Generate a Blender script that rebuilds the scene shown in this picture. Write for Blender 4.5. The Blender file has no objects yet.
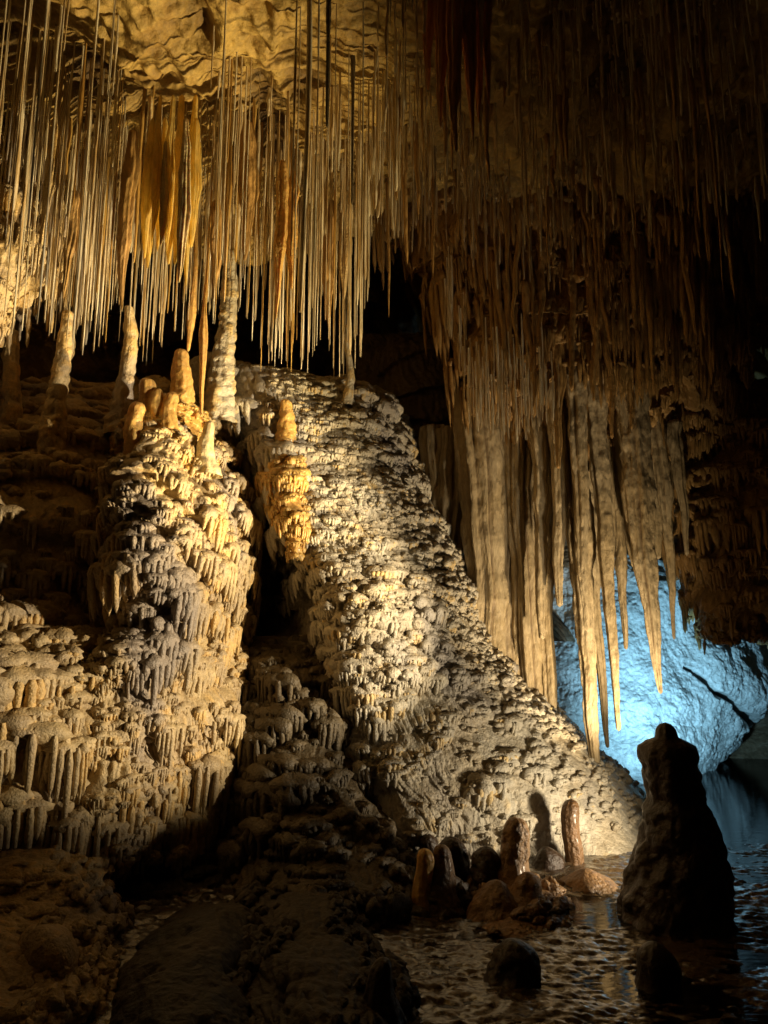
import bpy, math, random
import numpy as np
rad = math.radians
C = bpy.context.scene.collection
RNG = np.random.default_rng(7)
random.seed(7)
f32 = np.float32

# ------------------------------------------------------------------ camera
CAMH, PITCH, FPX = 1.6, rad(10), 740.0
cam = bpy.data.cameras.new("camera")
cam.sensor_fit = 'VERTICAL'; cam.sensor_height = 36.0
cam.lens = 36.0 * FPX / 1024; cam.clip_end = 200
co = bpy.data.objects.new("camera", cam); C.objects.link(co)
co.location = (0, 0, CAMH); co.rotation_euler = (rad(90) + PITCH, 0, 0)
bpy.context.scene.camera = co

def P(px, py, Y):
    """world point seen at pixel (px, py) when it stands Y metres ahead"""
    dx = (px - 384) / FPX; dz = (512 - py) / FPX
    dy = math.cos(PITCH) - dz * math.sin(PITCH)
    z = math.sin(PITCH) + dz * math.cos(PITCH)
    t = Y / dy
    return np.array([dx * t, Y, CAMH + z * t])
def ground(px, py, z=0.0):
    dx = (px - 384) / FPX; dz = (512 - py) / FPX
    dy = math.cos(PITCH) - dz * math.sin(PITCH)
    zz = math.sin(PITCH) + dz * math.cos(PITCH)
    t = (z - CAMH) / zz
    return np.array([dx * t, dy * t, z])
def mpp(Y): return Y / FPX * 0.97      # metres per pixel at depth Y

# ------------------------------------------------------------------ noise
def hsh(i, j, k, seed=0):
    n = (i.astype(np.int64) * 374761393 + j.astype(np.int64) * 668265263 + k * 2147483647 + seed * 974634777) & 0xFFFFFFFF
    n = ((n ^ (n >> 13)) * 1274126177) & 0xFFFFFFFF
    n = (n ^ (n >> 16)) & 0xFFFFFFFF
    n = (n * 2246822519) & 0xFFFFFFFF
    n = (n ^ (n >> 15)) & 0xFFFFFFFF
    return (n / 4294967295.0).astype(f32)
def vnoise(p, seed=0):
    """value noise -1..1 on Nx3"""
    fl = np.floor(p); i = fl.astype(np.int64); f = (p - fl).astype(f32)
    f = f * f * f * (f * (f * 6 - 15) + 10)
    r = 0
    for a in (0, 1):
        wa = f[:, 0] if a else 1 - f[:, 0]
        for b in (0, 1):
            wb = f[:, 1] if b else 1 - f[:, 1]
            for c in (0, 1):
                wc = f[:, 2] if c else 1 - f[:, 2]
                r = r + wa * wb * wc * hsh(i[:, 0] + a, i[:, 1] + b, i[:, 2] + c, seed)
    return r * 2 - 1
def fbm(p, oct=4, seed=0, gain=.5):
    r = 0; a = 1.; s = 0; q = p.copy()
    for o in range(oct):
        r = r + a * vnoise(q, seed + o * 17); s += a; a *= gain; q = q * 2.03 + 11.3
    return r / s
def sstep(a, b, x):
    t = np.clip((x - a) / (b - a), 0, 1); return t * t * (3 - 2 * t)
def shingle(u, v, W, H, seed, ff, fdepth=.35):
    """overlapping rounded tiers whose lower edge breaks into fingers; v runs downwards"""
    U = u / W; V = v / H
    iu = np.floor(U).astype(np.int64); iv = np.floor(V).astype(np.int64)
    z0 = np.zeros_like(iu)
    k = u * ff
    ki = np.floor(k).astype(np.int64)
    out = np.zeros(u.shape, f32)
    kf = (k - ki - .5)
    rib = np.sqrt(np.clip(1 - (2 * kf) ** 2, 0, 1))
    for di in (-1, 0, 1):
        for dj in (-1, 0, 1):
            ci = iu + di; cj = iv + dj
            r1 = hsh(ci, cj, z0, seed); r2 = hsh(ci, cj, z0, seed + 1); r3 = hsh(ci, cj, z0, seed + 2)
            sz = .6 + .45 * r3
            dx = (U - (ci + .5 + (r1 - .5) * .8)) / sz
            dy = (V - (cj + .5 + (r2 - .5) * .8)) / sz
            fl = hsh(ki, ci * 7 + cj * 13, z0, seed + 3)
            e = dy + fdepth * (1 - fl * rib)
            top = sstep(-1.05, .35, e)
            bot = np.sqrt(np.clip(1 - (np.clip(e - .35, 0, 1) / .6) ** 2, 0, 1))
            side = np.clip(1 - dx * dx, 0, 1) ** .5
            h = (.7 + .3 * r3) * side * top * bot * (1 - .38 * (1 - rib) * sstep(-.4, .5, e))
            out = np.maximum(out, h)
    return out
def lumps(p, s, seed=0):
    """rounded cellular popcorn, 0..1"""
    q = p / s; fl = np.floor(q); i = fl.astype(np.int64)
    d = np.full(len(p), 9., f32)
    for a in (-1, 0, 1):
        for b in (-1, 0, 1):
            for c in (-1, 0, 1):
                x = i[:, 0] + a; y = i[:, 1] + b; z = i[:, 2] + c
                dd = (q[:, 0] - x - hsh(x, y, z, seed)) ** 2 + (q[:, 1] - y - hsh(x, y, z, seed + 1)) ** 2 + (q[:, 2] - z - hsh(x, y, z, seed + 2)) ** 2
                d = np.minimum(d, dd)
    return np.sqrt(np.clip(1 - d, 0, 1)).astype(f32)

# ------------------------------------------------------------------ mesh plumbing
class Geo:
    def __init__(s): s.v = []; s.f = []; s.h = []; s.n = 0
    def add(s, v, f, h):
        s.v.append(np.asarray(v, f32)); s.f.append(np.asarray(f, np.int32) + s.n)
        s.h.append(np.broadcast_to(np.asarray(h, f32), (len(v),))); s.n += len(v)
def grid_faces(nu, nv, wrap=False):
    j = np.arange(nu if wrap else nu - 1); i = np.arange(nv - 1)
    I, J = np.meshgrid(i, j, indexing='ij'); J2 = (J + 1) % nu
    return np.stack([I * nu + J, (I + 1) * nu + J, (I + 1) * nu + J2, I * nu + J2], -1).reshape(-1, 4)
def make(name, geo, mat, origin=None, parent=None, base=None):
    v = np.concatenate(geo.v); f = np.concatenate(geo.f); h = np.concatenate(geo.h)
    o0 = np.array(origin if origin is not None else v.mean(0), f32)
    me = bpy.data.meshes.new(name)
    me.vertices.add(len(v)); me.vertices.foreach_set('co', (v - o0).astype(f32).ravel())
    me.loops.add(f.size); me.loops.foreach_set('vertex_index', f.ravel())
    me.polygons.add(len(f)); me.polygons.foreach_set('loop_start', np.arange(0, f.size, 4, dtype=np.int32))
    me.update(calc_edges=True)
    me.polygons.foreach_set('use_smooth', np.ones(len(f), bool))
    at = me.attributes.new('hh', 'FLOAT', 'POINT'); at.data.foreach_set('value', h.astype(f32))
    me.materials.append(mat)
    o = bpy.data.objects.new(name, me); C.objects.link(o)
    o.location = [float(x) for x in o0]
    if parent:
        o.parent = parent
        o.location = [float(a - b) for a, b in zip(o0, parent.location)]
    return o
def tag(o, label=None, cat=None, group=None, kind=None):
    if label: o['label'] = label
    if cat: o['category'] = cat
    if group: o['group'] = group
    if kind: o['kind'] = kind
    return o
def empty(name, loc, label, cat, group=None):
    o = bpy.data.objects.new(name, None); C.objects.link(o); o.location = [float(x) for x in loc]
    o.empty_display_size = .1
    return tag(o, label, cat, group)

def crom(ctrl, n):
    """Catmull-Rom along axis 0"""
    ctrl = np.asarray(ctrl, float); m = len(ctrl)
    t = np.linspace(0, m - 1, n); i = np.clip(np.floor(t).astype(int), 0, m - 2); f = (t - i)
    g = lambda k: ctrl[np.clip(k, 0, m - 1)]
    p0, p1, p2, p3 = g(i - 1), g(i), g(i + 1), g(i + 2)
    p0 = np.where((i - 1 < 0).reshape((-1,) + (1,) * (ctrl.ndim - 1)), 2 * p1 - p2, p0)
    p3 = np.where((i + 2 > m - 1).reshape((-1,) + (1,) * (ctrl.ndim - 1)), 2 * p2 - p1, p3)
    f = f.reshape((-1,) + (1,) * (ctrl.ndim - 1))
    return .5 * (2 * p1 + (p2 - p0) * f + (2 * p0 - 5 * p1 + 4 * p2 - p3) * f ** 2 + (3 * p1 - p0 - 3 * p2 + p3) * f ** 3)
def loft(rows, nu, nv):
    """rows x cols of world points -> dense nv x nu grid"""
    a = crom(rows, nv); b = crom(a.transpose(1, 0, 2), nu).transpose(1, 0, 2)
    return b
def frame_of(g):
    du = np.gradient(g, axis=1); dv = np.gradient(g, axis=0)
    n = np.cross(dv, du); n /= (np.linalg.norm(n, axis=2, keepdims=True) + 1e-9)
    u = np.cumsum(np.linalg.norm(du, axis=2), axis=1)
    u = u - u[:, u.shape[1] // 2:u.shape[1] // 2 + 1]
    v = np.cumsum(np.linalg.norm(dv, axis=2).mean(1))[:, None] + 0 * u
    return n, u, v
def smooth_n(n, k=6):
    for _ in range(k):
        n = (n + np.roll(n, 1, 0) + np.roll(n, -1, 0)) / 3; n = (n + np.roll(n, 1, 1) + np.roll(n, -1, 1)) / 3
    return n / (np.linalg.norm(n, axis=2, keepdims=True) + 1e-9)
def surf(geo, rows, nu, nv, disp, flip=False, droop=.5):
    """displaced loft; disp(p, u, v) -> (metres, tone)"""
    g = loft(rows, nu, nv); n, u, v = frame_of(g)
    if flip: n = -n
    p = g.reshape(-1, 3); uu = u.ravel(); vv = v.ravel(); nn = n.reshape(-1, 3)
    h, tone = disp(p, uu, vv)
    q = p + nn * h[:, None]; q[:, 2] -= droop * np.clip(h, 0, 1)
    f = grid_faces(nu, nv)
    if flip: f = f[:, ::-1]
    geo.add(q, f, tone)
    return q.reshape(nv, nu, 3), n, tone.reshape(nv, nu)

def tube(geo, path, radii, seg=24, seed=0, bump=.12, bs=.06, flute=0., nf=5, ell=1., tone=.8, ring=0., twist=0., zs=1.):
    """irregular tapered tube along path (Nx3) closed to a point at both ends when radii go to 0"""
    path = np.asarray(path, float); radii = np.asarray(radii, float); n = len(path)
    th = np.linspace(0, 2 * math.pi, seg, endpoint=False)
    tt = np.linspace(0, 1, n)
    ph = seed * 1.7
    A = th[None, :] + twist * tt[:, None]
    cs = np.stack([np.cos(A) * ell, np.sin(A) / ell], -1)
    q = np.zeros((n, seg, 3))
    q[..., 0] = path[:, None, 0] + cs[..., 0] * radii[:, None]
    q[..., 1] = path[:, None, 1] + cs[..., 1] * radii[:, None]
    q[..., 2] = path[:, None, 2]
    flat = q.reshape(-1, 3)
    s = 0
    if bump:
        zf = flat * np.array([1, 1, zs]); s = bump * fbm(zf / bs + seed * 3.1, 3, seed) + bump * .9 * (lumps(zf, bs * .9, seed) - .6)
    fl = 0
    if flute:
        fl = flute * (np.cos(A * nf + ph + 1.5 * np.sin(A * 2 + ph)) * .6 + .4 * np.cos(A * (nf * 2 + 1) + ph * 2 + 3 * tt[:, None])).reshape(-1)
    rg = 0
    if ring:
        L = abs(path[0, 2] - path[-1, 2]) + 1e-6
        zz = (flat[:, 2] + .02 * np.sin(flat[:, 0] * 40 + ph)) / .055
        rg = ring * (np.abs(np.sin(zz * 1.6 + ph)) ** .6 - .5)
    k = (1 + s + fl + rg)
    cx = np.repeat(path[:, None, :], seg, 1).reshape(-1, 3)
    d = flat - cx; flat = cx + d * (k[:, None] if hasattr(k, '__len__') else k)
    t = np.clip(tone + (2.0 * (k - 1) if hasattr(k, '__len__') else 0), 0, 1)
    geo.add(flat, grid_faces(seg, n, True)[:, ::-1], t)
def stal_path(top, L, n, lean=(0, 0), wob=.0, seed=0):
    t = np.linspace(0, 1, n); r = np.random.default_rng(seed + 99)
    a, b = r.uniform(0, 6.3, 2)
    p = np.zeros((n, 3)); p[:] = top
    p[:, 2] -= t * L
    p[:, 0] += lean[0] * t * L + wob * (np.sin(t * 5 + a) - math.sin(a)) + wob * .3 * np.sin(t * 17 + b)
    p[:, 1] += lean[1] * t * L + wob * (np.sin(t * 4 + b) - math.sin(b))
    return p, t

# ------------------------------------------------------------------ materials
def stone(name, base, alt, dark, rough=.55, bscale=55, bstr=.5, sss=0, spec=.4, stain=None, coat=0, streak=False, trans=0, tip=None, msc=None):
    m = bpy.data.materials.new(name); m.use_nodes = True; nt = m.node_tree; N = nt.nodes; L = nt.links
    b = N['Principled BSDF']
    tc = N.new('ShaderNodeTexCoord')
    geo = N.new('ShaderNodeNewGeometry')
    at = N.new('ShaderNodeAttribute'); at.attribute_name = 'hh'
    mp = N.new('ShaderNodeMapping'); L.new(geo.outputs['Position'], mp.inputs[0])
    mp.inputs['Scale'].default_value = msc or (1, 1, .35 if streak else 1)
    n1 = N.new('ShaderNodeTexNoise'); n1.inputs['Scale'].default_value = 2.6; n1.inputs['Detail'].default_value = 5; n1.inputs['Roughness'].default_value = .65
    L.new(mp.outputs[0], n1.inputs['Vector'])
    r1 = N.new('ShaderNodeValToRGB'); r1.color_ramp.elements[0].position = .42; r1.color_ramp.elements[1].position = .6
    r1.color_ramp.elements[0].color = (*base, 1); r1.color_ramp.elements[1].color = (*alt, 1)
    L.new(n1.outputs['Fac'], r1.inputs[0])
    n2 = N.new('ShaderNodeTexNoise'); n2.inputs['Scale'].default_value = 22; n2.inputs['Detail'].default_value = 6; n2.inputs['Roughness'].default_value = .7
    L.new(mp.outputs[0], n2.inputs['Vector'])
    mul = N.new('ShaderNodeMapRange'); mul.inputs['From Min'].default_value = .3; mul.inputs['From Max'].default_value = .7
    mul.inputs['To Min'].default_value = .62; mul.inputs['To Max'].default_value = 1.18
    L.new(n2.outputs['Fac'], mul.inputs['Value'])
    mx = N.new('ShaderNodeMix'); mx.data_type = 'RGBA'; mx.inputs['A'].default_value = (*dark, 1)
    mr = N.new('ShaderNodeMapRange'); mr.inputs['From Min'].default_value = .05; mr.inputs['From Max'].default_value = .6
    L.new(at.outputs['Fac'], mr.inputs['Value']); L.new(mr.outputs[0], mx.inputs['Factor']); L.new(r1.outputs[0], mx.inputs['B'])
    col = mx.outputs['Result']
    if tip:
        m4 = N.new('ShaderNodeMapRange'); m4.inputs['From Min'].default_value = .84; m4.inputs['From Max'].default_value = 1.0; m4.inputs['To Max'].default_value = .85
        L.new(at.outputs['Fac'], m4.inputs['Value'])
        mx4 = N.new('ShaderNodeMix'); mx4.data_type = 'RGBA'; L.new(m4.outputs[0], mx4.inputs['Factor']); L.new(col, mx4.inputs['A']); mx4.inputs['B'].default_value = (*tip, 1)
        col = mx4.outputs['Result']
    if stain:
        n3 = N.new('ShaderNodeTexNoise'); n3.inputs['Scale'].default_value = 1.7; n3.inputs['Detail'].default_value = 4
        m3 = N.new('ShaderNodeMapping'); m3.inputs['Scale'].default_value = (1, 1, .5); m3.inputs['Location'].default_value = (7, 3, 5)
        L.new(geo.outputs['Position'], m3.inputs[0]); L.new(m3.outputs[0], n3.inputs['Vector'])
        q = N.new('ShaderNodeMapRange'); q.inputs['From Min'].default_value = .52; q.inputs['From Max'].default_value = .66
        L.new(n3.outputs['Fac'], q.inputs['Value'])
        mx3 = N.new('ShaderNodeMix'); mx3.data_type = 'RGBA'; L.new(q.outputs[0], mx3.inputs['Factor']); L.new(col, mx3.inputs['A']); mx3.inputs['B'].default_value = (*stain, 1)
        col = mx3.outputs['Result']
    vm = N.new('ShaderNodeVectorMath'); vm.operation = 'SCALE'; L.new(col, vm.inputs[0]); L.new(mul.outputs[0], vm.inputs['Scale'])
    L.new(vm.outputs[0], b.inputs['Base Color'])
    nb = N.new('ShaderNodeTexNoise'); nb.inputs['Scale'].default_value = bscale; nb.inputs['Detail'].default_value = 5; nb.inputs['Roughness'].default_value = .62
    L.new(mp.outputs[0], nb.inputs['Vector'])
    vb = N.new('ShaderNodeTexVoronoi'); vb.inputs['Scale'].default_value = bscale * .8; L.new(mp.outputs[0], vb.inputs['Vector'])
    ad = N.new('ShaderNodeMath'); ad.operation = 'SUBTRACT'; L.new(nb.outputs['Fac'], ad.inputs[0])
    sc = N.new('ShaderNodeMath'); sc.operation = 'MULTIPLY'; sc.inputs[1].default_value = .5; L.new(vb.outputs['Distance'], sc.inputs[0]); L.new(sc.outputs[0], ad.inputs[1])
    bp = N.new('ShaderNodeBump'); bp.inputs['Strength'].default_value = bstr; bp.inputs['Distance'].default_value = .02
    L.new(ad.outputs[0], bp.inputs['Height']); L.new(bp.outputs[0], b.inputs['Normal'])
    rr = N.new('ShaderNodeMapRange'); rr.inputs['To Min'].default_value = max(.05, rough - .18); rr.inputs['To Max'].default_value = min(1, rough + .18)
    L.new(n2.outputs['Fac'], rr.inputs['Value']); L.new(rr.outputs[0], b.inputs['Roughness'])
    b.inputs['Specular IOR Level'].default_value = spec
    if coat: b.inputs['Coat Weight'].default_value = coat; b.inputs['Coat Roughness'].default_value = .15
    if sss:
        b.inputs['Subsurface Weight'].default_value = sss; b.inputs['Subsurface Radius'].default_value = (1, .45, .15); b.inputs['Subsurface Scale'].default_value = .05
    if trans:
        tr = N.new('ShaderNodeBsdfTranslucent'); L.new(vm.outputs[0], tr.inputs[0]); ms = N.new('ShaderNodeMixShader'); ms.inputs[0].default_value = trans
        L.new(b.outputs[0], ms.inputs[1]); L.new(tr.outputs[0], ms.inputs[2]); L.new(ms.outputs[0], N['Material Output'].inputs[0])
    return m
M = {}
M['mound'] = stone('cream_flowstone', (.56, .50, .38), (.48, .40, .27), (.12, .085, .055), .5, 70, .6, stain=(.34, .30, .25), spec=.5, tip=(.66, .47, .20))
M['mound_dark'] = stone('shaded_flowstone', (.15, .11, .06), (.10, .075, .04), (.035, .024, .014), .5, 60, .6, spec=.4)  # darker flowstone for shadowed tiers and silhouettes, shade put into the colour
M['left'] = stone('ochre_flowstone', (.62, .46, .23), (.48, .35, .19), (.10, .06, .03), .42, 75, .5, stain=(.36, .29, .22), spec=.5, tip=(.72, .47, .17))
M['gold'] = stone('golden_calcite', (.78, .48, .14), (.66, .40, .13), (.45, .22, .05), .38, 45, .45, sss=.2, spec=.5, coat=.2, trans=.22)
M['glow'] = stone('translucent_golden_calcite', (1.0, .80, .30), (.98, .72, .20), (.75, .48, .12), .35, 45, .4, spec=.5, coat=.2, trans=.55, streak=True)
M['wetbrown'] = stone('wet_brown_calcite', (.20, .105, .04), (.15, .08, .03), (.08, .04, .015), .42, 40, .8, spec=.5, coat=.12)
M['rock_dark'] = stone('dark_shaded_rock', (.07, .05, .028), (.05, .036, .02), (.02, .014, .008), .6, 22, 1.0, spec=.35)  # dark slab rock; on the lower flowstone this colour carries the shade
M['cream'] = stone('cream_calcite', (.72, .60, .36), (.66, .48, .22), (.3, .18, .07), .4, 70, .35, sss=.15, spec=.5)
M['stal'] = stone('tan_dripstone', (.50, .39, .23), (.42, .31, .16), (.14, .085, .04), .5, 32, 1.0, spec=.45, streak=True)
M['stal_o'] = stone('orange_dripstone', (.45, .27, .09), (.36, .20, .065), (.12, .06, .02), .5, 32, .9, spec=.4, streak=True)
M['straw'] = stone('soda_straw_calcite', (.90, .80, .58), (.55, .36, .14), (.5, .35, .15), .3, 90, .25, spec=.6, trans=.2, msc=(9, 9, .6))
M['straw_gold'] = stone('amber_straw_calcite', (.72, .46, .13), (.42, .22, .05), (.4, .2, .05), .35, 90, .25, spec=.6, trans=.25, msc=(9, 9, .6))
M['red'] = stone('rust_drapery_calcite', (.62, .26, .08), (.62, .33, .11), (.1, .04, .015), .5, 60, .4, spec=.4, streak=True)
M['ceil'] = stone('ochre_ceiling_rock', (.46, .31, .09), (.34, .21, .06), (.10, .055, .015), .6, 24, .9, spec=.35)
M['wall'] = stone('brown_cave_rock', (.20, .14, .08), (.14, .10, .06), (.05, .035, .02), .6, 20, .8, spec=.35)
M['purple'] = stone('dull_purple_rock', (.16, .10, .08), (.12, .075, .065), (.06, .04, .03), .6, 14, .8, spec=.3)
M['pale'] = stone('pale_grey_limestone', (.62, .64, .62), (.48, .50, .48), (.22, .22, .2), .5, 26, .9, spec=.4)
M['floor'] = stone('wet_mud_rock', (.085, .055, .03), (.12, .075, .035), (.03, .018, .01), .2, 30, .5, spec=.7, coat=1)
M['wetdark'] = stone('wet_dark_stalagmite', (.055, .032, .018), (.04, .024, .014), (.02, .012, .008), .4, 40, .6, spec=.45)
M['wetorange'] = stone('wet_orange_calcite', (.36, .20, .08), (.26, .15, .06), (.10, .05, .02), .42, 45, .8, spec=.5, coat=.15)
def water_mat():
    m = bpy.data.materials.new('still_water'); m.use_nodes = True; nt = m.node_tree; N = nt.nodes; L = nt.links
    N.remove(N['Principled BSDF'])
    g = N.new('ShaderNodeBsdfGlossy'); g.inputs['Roughness'].default_value = .03
    t = N.new('ShaderNodeBsdfTransparent'); t.inputs[0].default_value = (.55, .5, .42, 1)
    fr = N.new('ShaderNodeFresnel'); fr.inputs[0].default_value = 1.33
    mx = N.new('ShaderNodeMixShader'); L.new(fr.outputs[0], mx.inputs[0]); L.new(t.outputs[0], mx.inputs[1]); L.new(g.outputs[0], mx.inputs[2])
    n = N.new('ShaderNodeTexNoise'); n.inputs['Scale'].default_value = 1; n.inputs['Detail'].default_value = 3
    mpw = N.new('ShaderNodeMapping'); mpw.inputs['Scale'].default_value = (7, 26, 1)
    gp = N.new('ShaderNodeNewGeometry'); L.new(gp.outputs['Position'], mpw.inputs[0]); L.new(mpw.outputs[0], n.inputs['Vector'])
    b = N.new('ShaderNodeBump'); b.inputs['Strength'].default_value = .16; b.inputs['Distance'].default_value = .012
    L.new(n.outputs['Fac'], b.inputs['Height']); L.new(b.outputs[0], g.inputs['Normal']); L.new(b.outputs[0], fr.inputs['Normal'])
    L.new(mx.outputs[0], N['Material Output'].inputs[0]); return m
M['water'] = water_mat()

# ------------------------------------------------------------------ displacement recipes
def terr(p, H=.40, seed=0):
    w = -p[:, 2] / H + .75 * vnoise(p * np.array([1.6, 1.6, .8]), 500 + seed) + .22 * vnoise(p * np.array([5, 5, 2.]), 501 + seed)
    return w - np.floor(w)

def flow_disp(a1=.09, a2=.035, a3=.012, W=.34, H=.42, seed=1, base=.05, ff=14, a0=.09, H0=.40):
    def d(p, u, v):
        w = p * 3.0
        uu = u + .07 * vnoise(w, seed + 50) + .03 * vnoise(w * 2.7, seed + 51)
        vv = v + .09 * vnoise(w, seed + 52) + .04 * vnoise(w * 2.7, seed + 53)
        big = fbm(p * 1.6, 3, seed + 60)
        s1 = shingle(uu, vv, W, H, seed, ff, .5)
        s2 = shingle(uu * 1.02 + 3, vv + 5, W * .42, H * .42, seed + 5, ff * 1.5, .4)
        s3 = lumps(p * np.array([1, 1, .6]), .05, seed + 9)
        mod = .45 + .55 * sstep(-.35, .35, vnoise(p * 1.3 + 4, seed + 70))
        fr = terr(p, H0)
        lip = sstep(0, .8, fr) ** 1.3 * sstep(1.0, .9, fr)
        h = a0 * (lip - .4) + base * big + a1 * s1 * mod + a2 * s2 * (.6 + .4 * s1) + a3 * s3 + .008 * fbm(p * 26, 2, seed + 80)
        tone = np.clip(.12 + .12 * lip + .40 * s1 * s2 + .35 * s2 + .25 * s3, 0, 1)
        return h.astype(f32), tone.astype(f32)
    return d
def drips(geo, q, nrm, n, seed, r=(.008, .02), L=(.05, .16), out=.0, sel=None, tone=.85, seg=8):
    """short hanging drips rooted on the displaced surface q, kept where it is steep or overhangs"""
    g = np.random.default_rng(seed); nv, nu = q.shape[:2]; k = 0; t = 0
    while k < n and t < n * 12:
        t += 1
        i = int(g.uniform(.03, .95) * nv); j = int(g.uniform(.04, .96) * nu)
        if nrm[i, j, 2] > .75: continue
        if sel is not None and not sel(i / nv, j / nu, q[i, j]): continue
        # walk to a locally protruding spot
        for _ in range(3):
            i2 = np.clip(np.array([i, i - 3, i + 3, i, i]), 0, nv - 1); j2 = np.clip(np.array([j, j, j, j - 3, j + 3]), 0, nu - 1)
            pr = np.einsum('ij,ij->i', q[i2, j2] - q[i, j], np.repeat(nrm[i, j][None], 5, 0)); b = int(np.argmax(pr)); i, j = int(i2[b]), int(j2[b])
        p0 = q[i, j] + np.array([0, 0, .02]) + nrm[i, j] * out
        rr = g.uniform(*r); LL = g.uniform(*L) * (.6 + .8 * g.random() ** 2)
        m = 9; tt = np.linspace(0, 1, m)
        prof = np.array([0, .55, .9, 1.0, .98, .92, .86, .7, 0]) * (1 + .15 * g.standard_normal(m))
        pa = np.repeat(p0[None], m, 0); pa[:, 2] -= tt * LL; pa[:, 0] += .006 * g.standard_normal() * tt
        pa[:, :2] += nrm[i, j][:2] * (rr * .3)
        tube(geo, pa, rr * prof, seg, k, 0, tone=tone); k += 1

_cu = lin_u = np.linspace(0, 2 * math.pi, 15)[:-1]
_cap = None
def clusters(geo, q, nrm, seed, gap=.15, size=(.06, .12), sel=None, keep=.9, fl=1.0, goldp=.3, fr=1.0, H0=.40, even=0.):
    """shingled little umbrellas of calcite: a rounded cap with a rim of hanging fingers"""
    g = np.random.default_rng(seed); nv, nu = q.shape[:2]
    step = np.linalg.norm(np.diff(q[:, ::8], axis=0), axis=2).mean(1); vv = np.concatenate([[0], np.cumsum(step)])
    rows_n = max(2, int(vv[-1] / (gap * .62)))
    ph = np.linspace(.12, math.pi - .05, 8); thc = np.linspace(0, 2 * math.pi, 16, endpoint=False)
    PH, TH = np.meshgrid(ph, thc, indexing='ij')
    for k in range(rows_n, -1, -1):
        i = int(np.searchsorted(vv, (k + .5) / rows_n * vv[-1])); i = min(max(i, 2), nv - 3)
        us = np.concatenate([[0], np.cumsum(np.linalg.norm(np.diff(q[i], axis=0), axis=1))])
        m = max(1, int(us[-1] / gap)); off = g.random()
        for a in range(m):
            if g.random() > keep: continue
            j = int(np.searchsorted(us, (a + off + g.uniform(-.3, .3)) / m * us[-1])); i2 = min(max(i + int(g.normal() * (.22 + .5 * even) * gap / (vv[-1] / nv + 1e-6)), 2), nv - 3)
            if j < 3 or j > nu - 4: continue
            n = nrm[i2, j]
            if sel is not None and not sel(i2 / nv, j / nu, q[i2, j]): continue
            mod = .5 + .5 * math.sin(q[i2, j][0] * 3.1 + seed) * math.cos(q[i2, j][2] * 2.7 + seed)
            R = g.uniform(*size) * (.5 + .95 * mod)
            nh = np.array([n[0], n[1], 0]); ln = np.linalg.norm(nh)
            if ln < .15: continue
            fr_ = float(terr(q[i2, j][None], H0)[0])
            if fr_ < .5 and g.random() < .62 * (1 - even): continue
            fr_ = fr_ * (1 - .6 * even) + .36 * even
            R *= .62 + .62 * fr_
            nh /= ln; t = np.array([-nh[1], nh[0], 0]); c = q[i2, j] + nh * R * .05
            # cap
            x = np.sin(PH) * np.cos(TH); y = np.sin(PH) * np.sin(TH); z = np.cos(PH)
            w = 1 + .22 * np.sin(3 * TH + g.uniform(0, 6)) * np.sin(PH) + .12 * np.sin(5 * TH + 4 * PH + g.uniform(0, 6)) + .07 * g.standard_normal(x.shape)
            z = np.where(z < 0, z * .9, z)
            hgt = g.uniform(.4, .75); asp = g.uniform(.95, 1.5)
            v = c + (x * w * R * asp)[..., None] * t + (y * w * R * .72)[..., None] * nh + (z * w * R * hgt)[..., None] * np.array([0, 0, 1])
            tone = .72 if g.random() > goldp else .93
            geo.add(v.reshape(-1, 3), grid_faces(16, 8, True)[:, ::-1], np.clip(tone * (.78 + .22 * np.clip(z, -1, 1)), 0, 1).ravel())
            nf = int(g.integers(4, 9) * (.8 + .2 * asp)); steep = max(.25, 1 - abs(n[2]))
            for b in range(nf):
                an = (-78 + 156 * (b + .5 * g.random() + .25) / nf) * math.pi / 180
                rr = R * g.uniform(.15, .25) * fr; LL = R * g.uniform(.5, 1.25) * (.7 + 1.3 * fr_) * steep * fl * (1.3 if abs(an) < .6 else .85)
                p0 = c + t * math.sin(an) * R * .86 * asp + nh * math.cos(an) * R * .66 + np.array([0, 0, R * .12])
                mm = 7; tt = np.linspace(0, 1, mm)
                pa = np.repeat(p0[None], mm, 0); pa[:, 2] -= tt * LL; pa -= nh * (tt[:, None] ** 1.5 * R * .25)
                prof = np.array([.5, 1, 1.0, .92, .86, .68, 0]) * (1 + .12 * g.standard_normal(mm)); prof[-1] = 0
                tube(geo, pa, rr * prof, 8, b, 0, tone=min(1, tone + .07))
def arc_rows(spec, angs=(-125, -90, -55, -20, 15, 45, 70, 90, 130), dY=0., skew=0.):
    """spec rows (py, xL, xR, Yfront, Yedge) -> control grid of an elliptic shell"""
    rows = []
    for (py, xl, xr, yf, ye) in spec:
        c = (xl + xr) / 2; hw = (xr - xl) / 2; row = []
        for a in angs:
            a = rad(a); Y = ye + dY - (ye - yf) * math.cos(a) + skew * math.sin(a)
            row.append(P(c + hw * math.sin(a), py, Y))
        rows.append(row)
    return rows

# ================================================================== SETTING
def lin(a, b, n): return np.linspace(a, b, n)
def grid_xy(xs, ys): return np.meshgrid(xs, ys)

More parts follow.
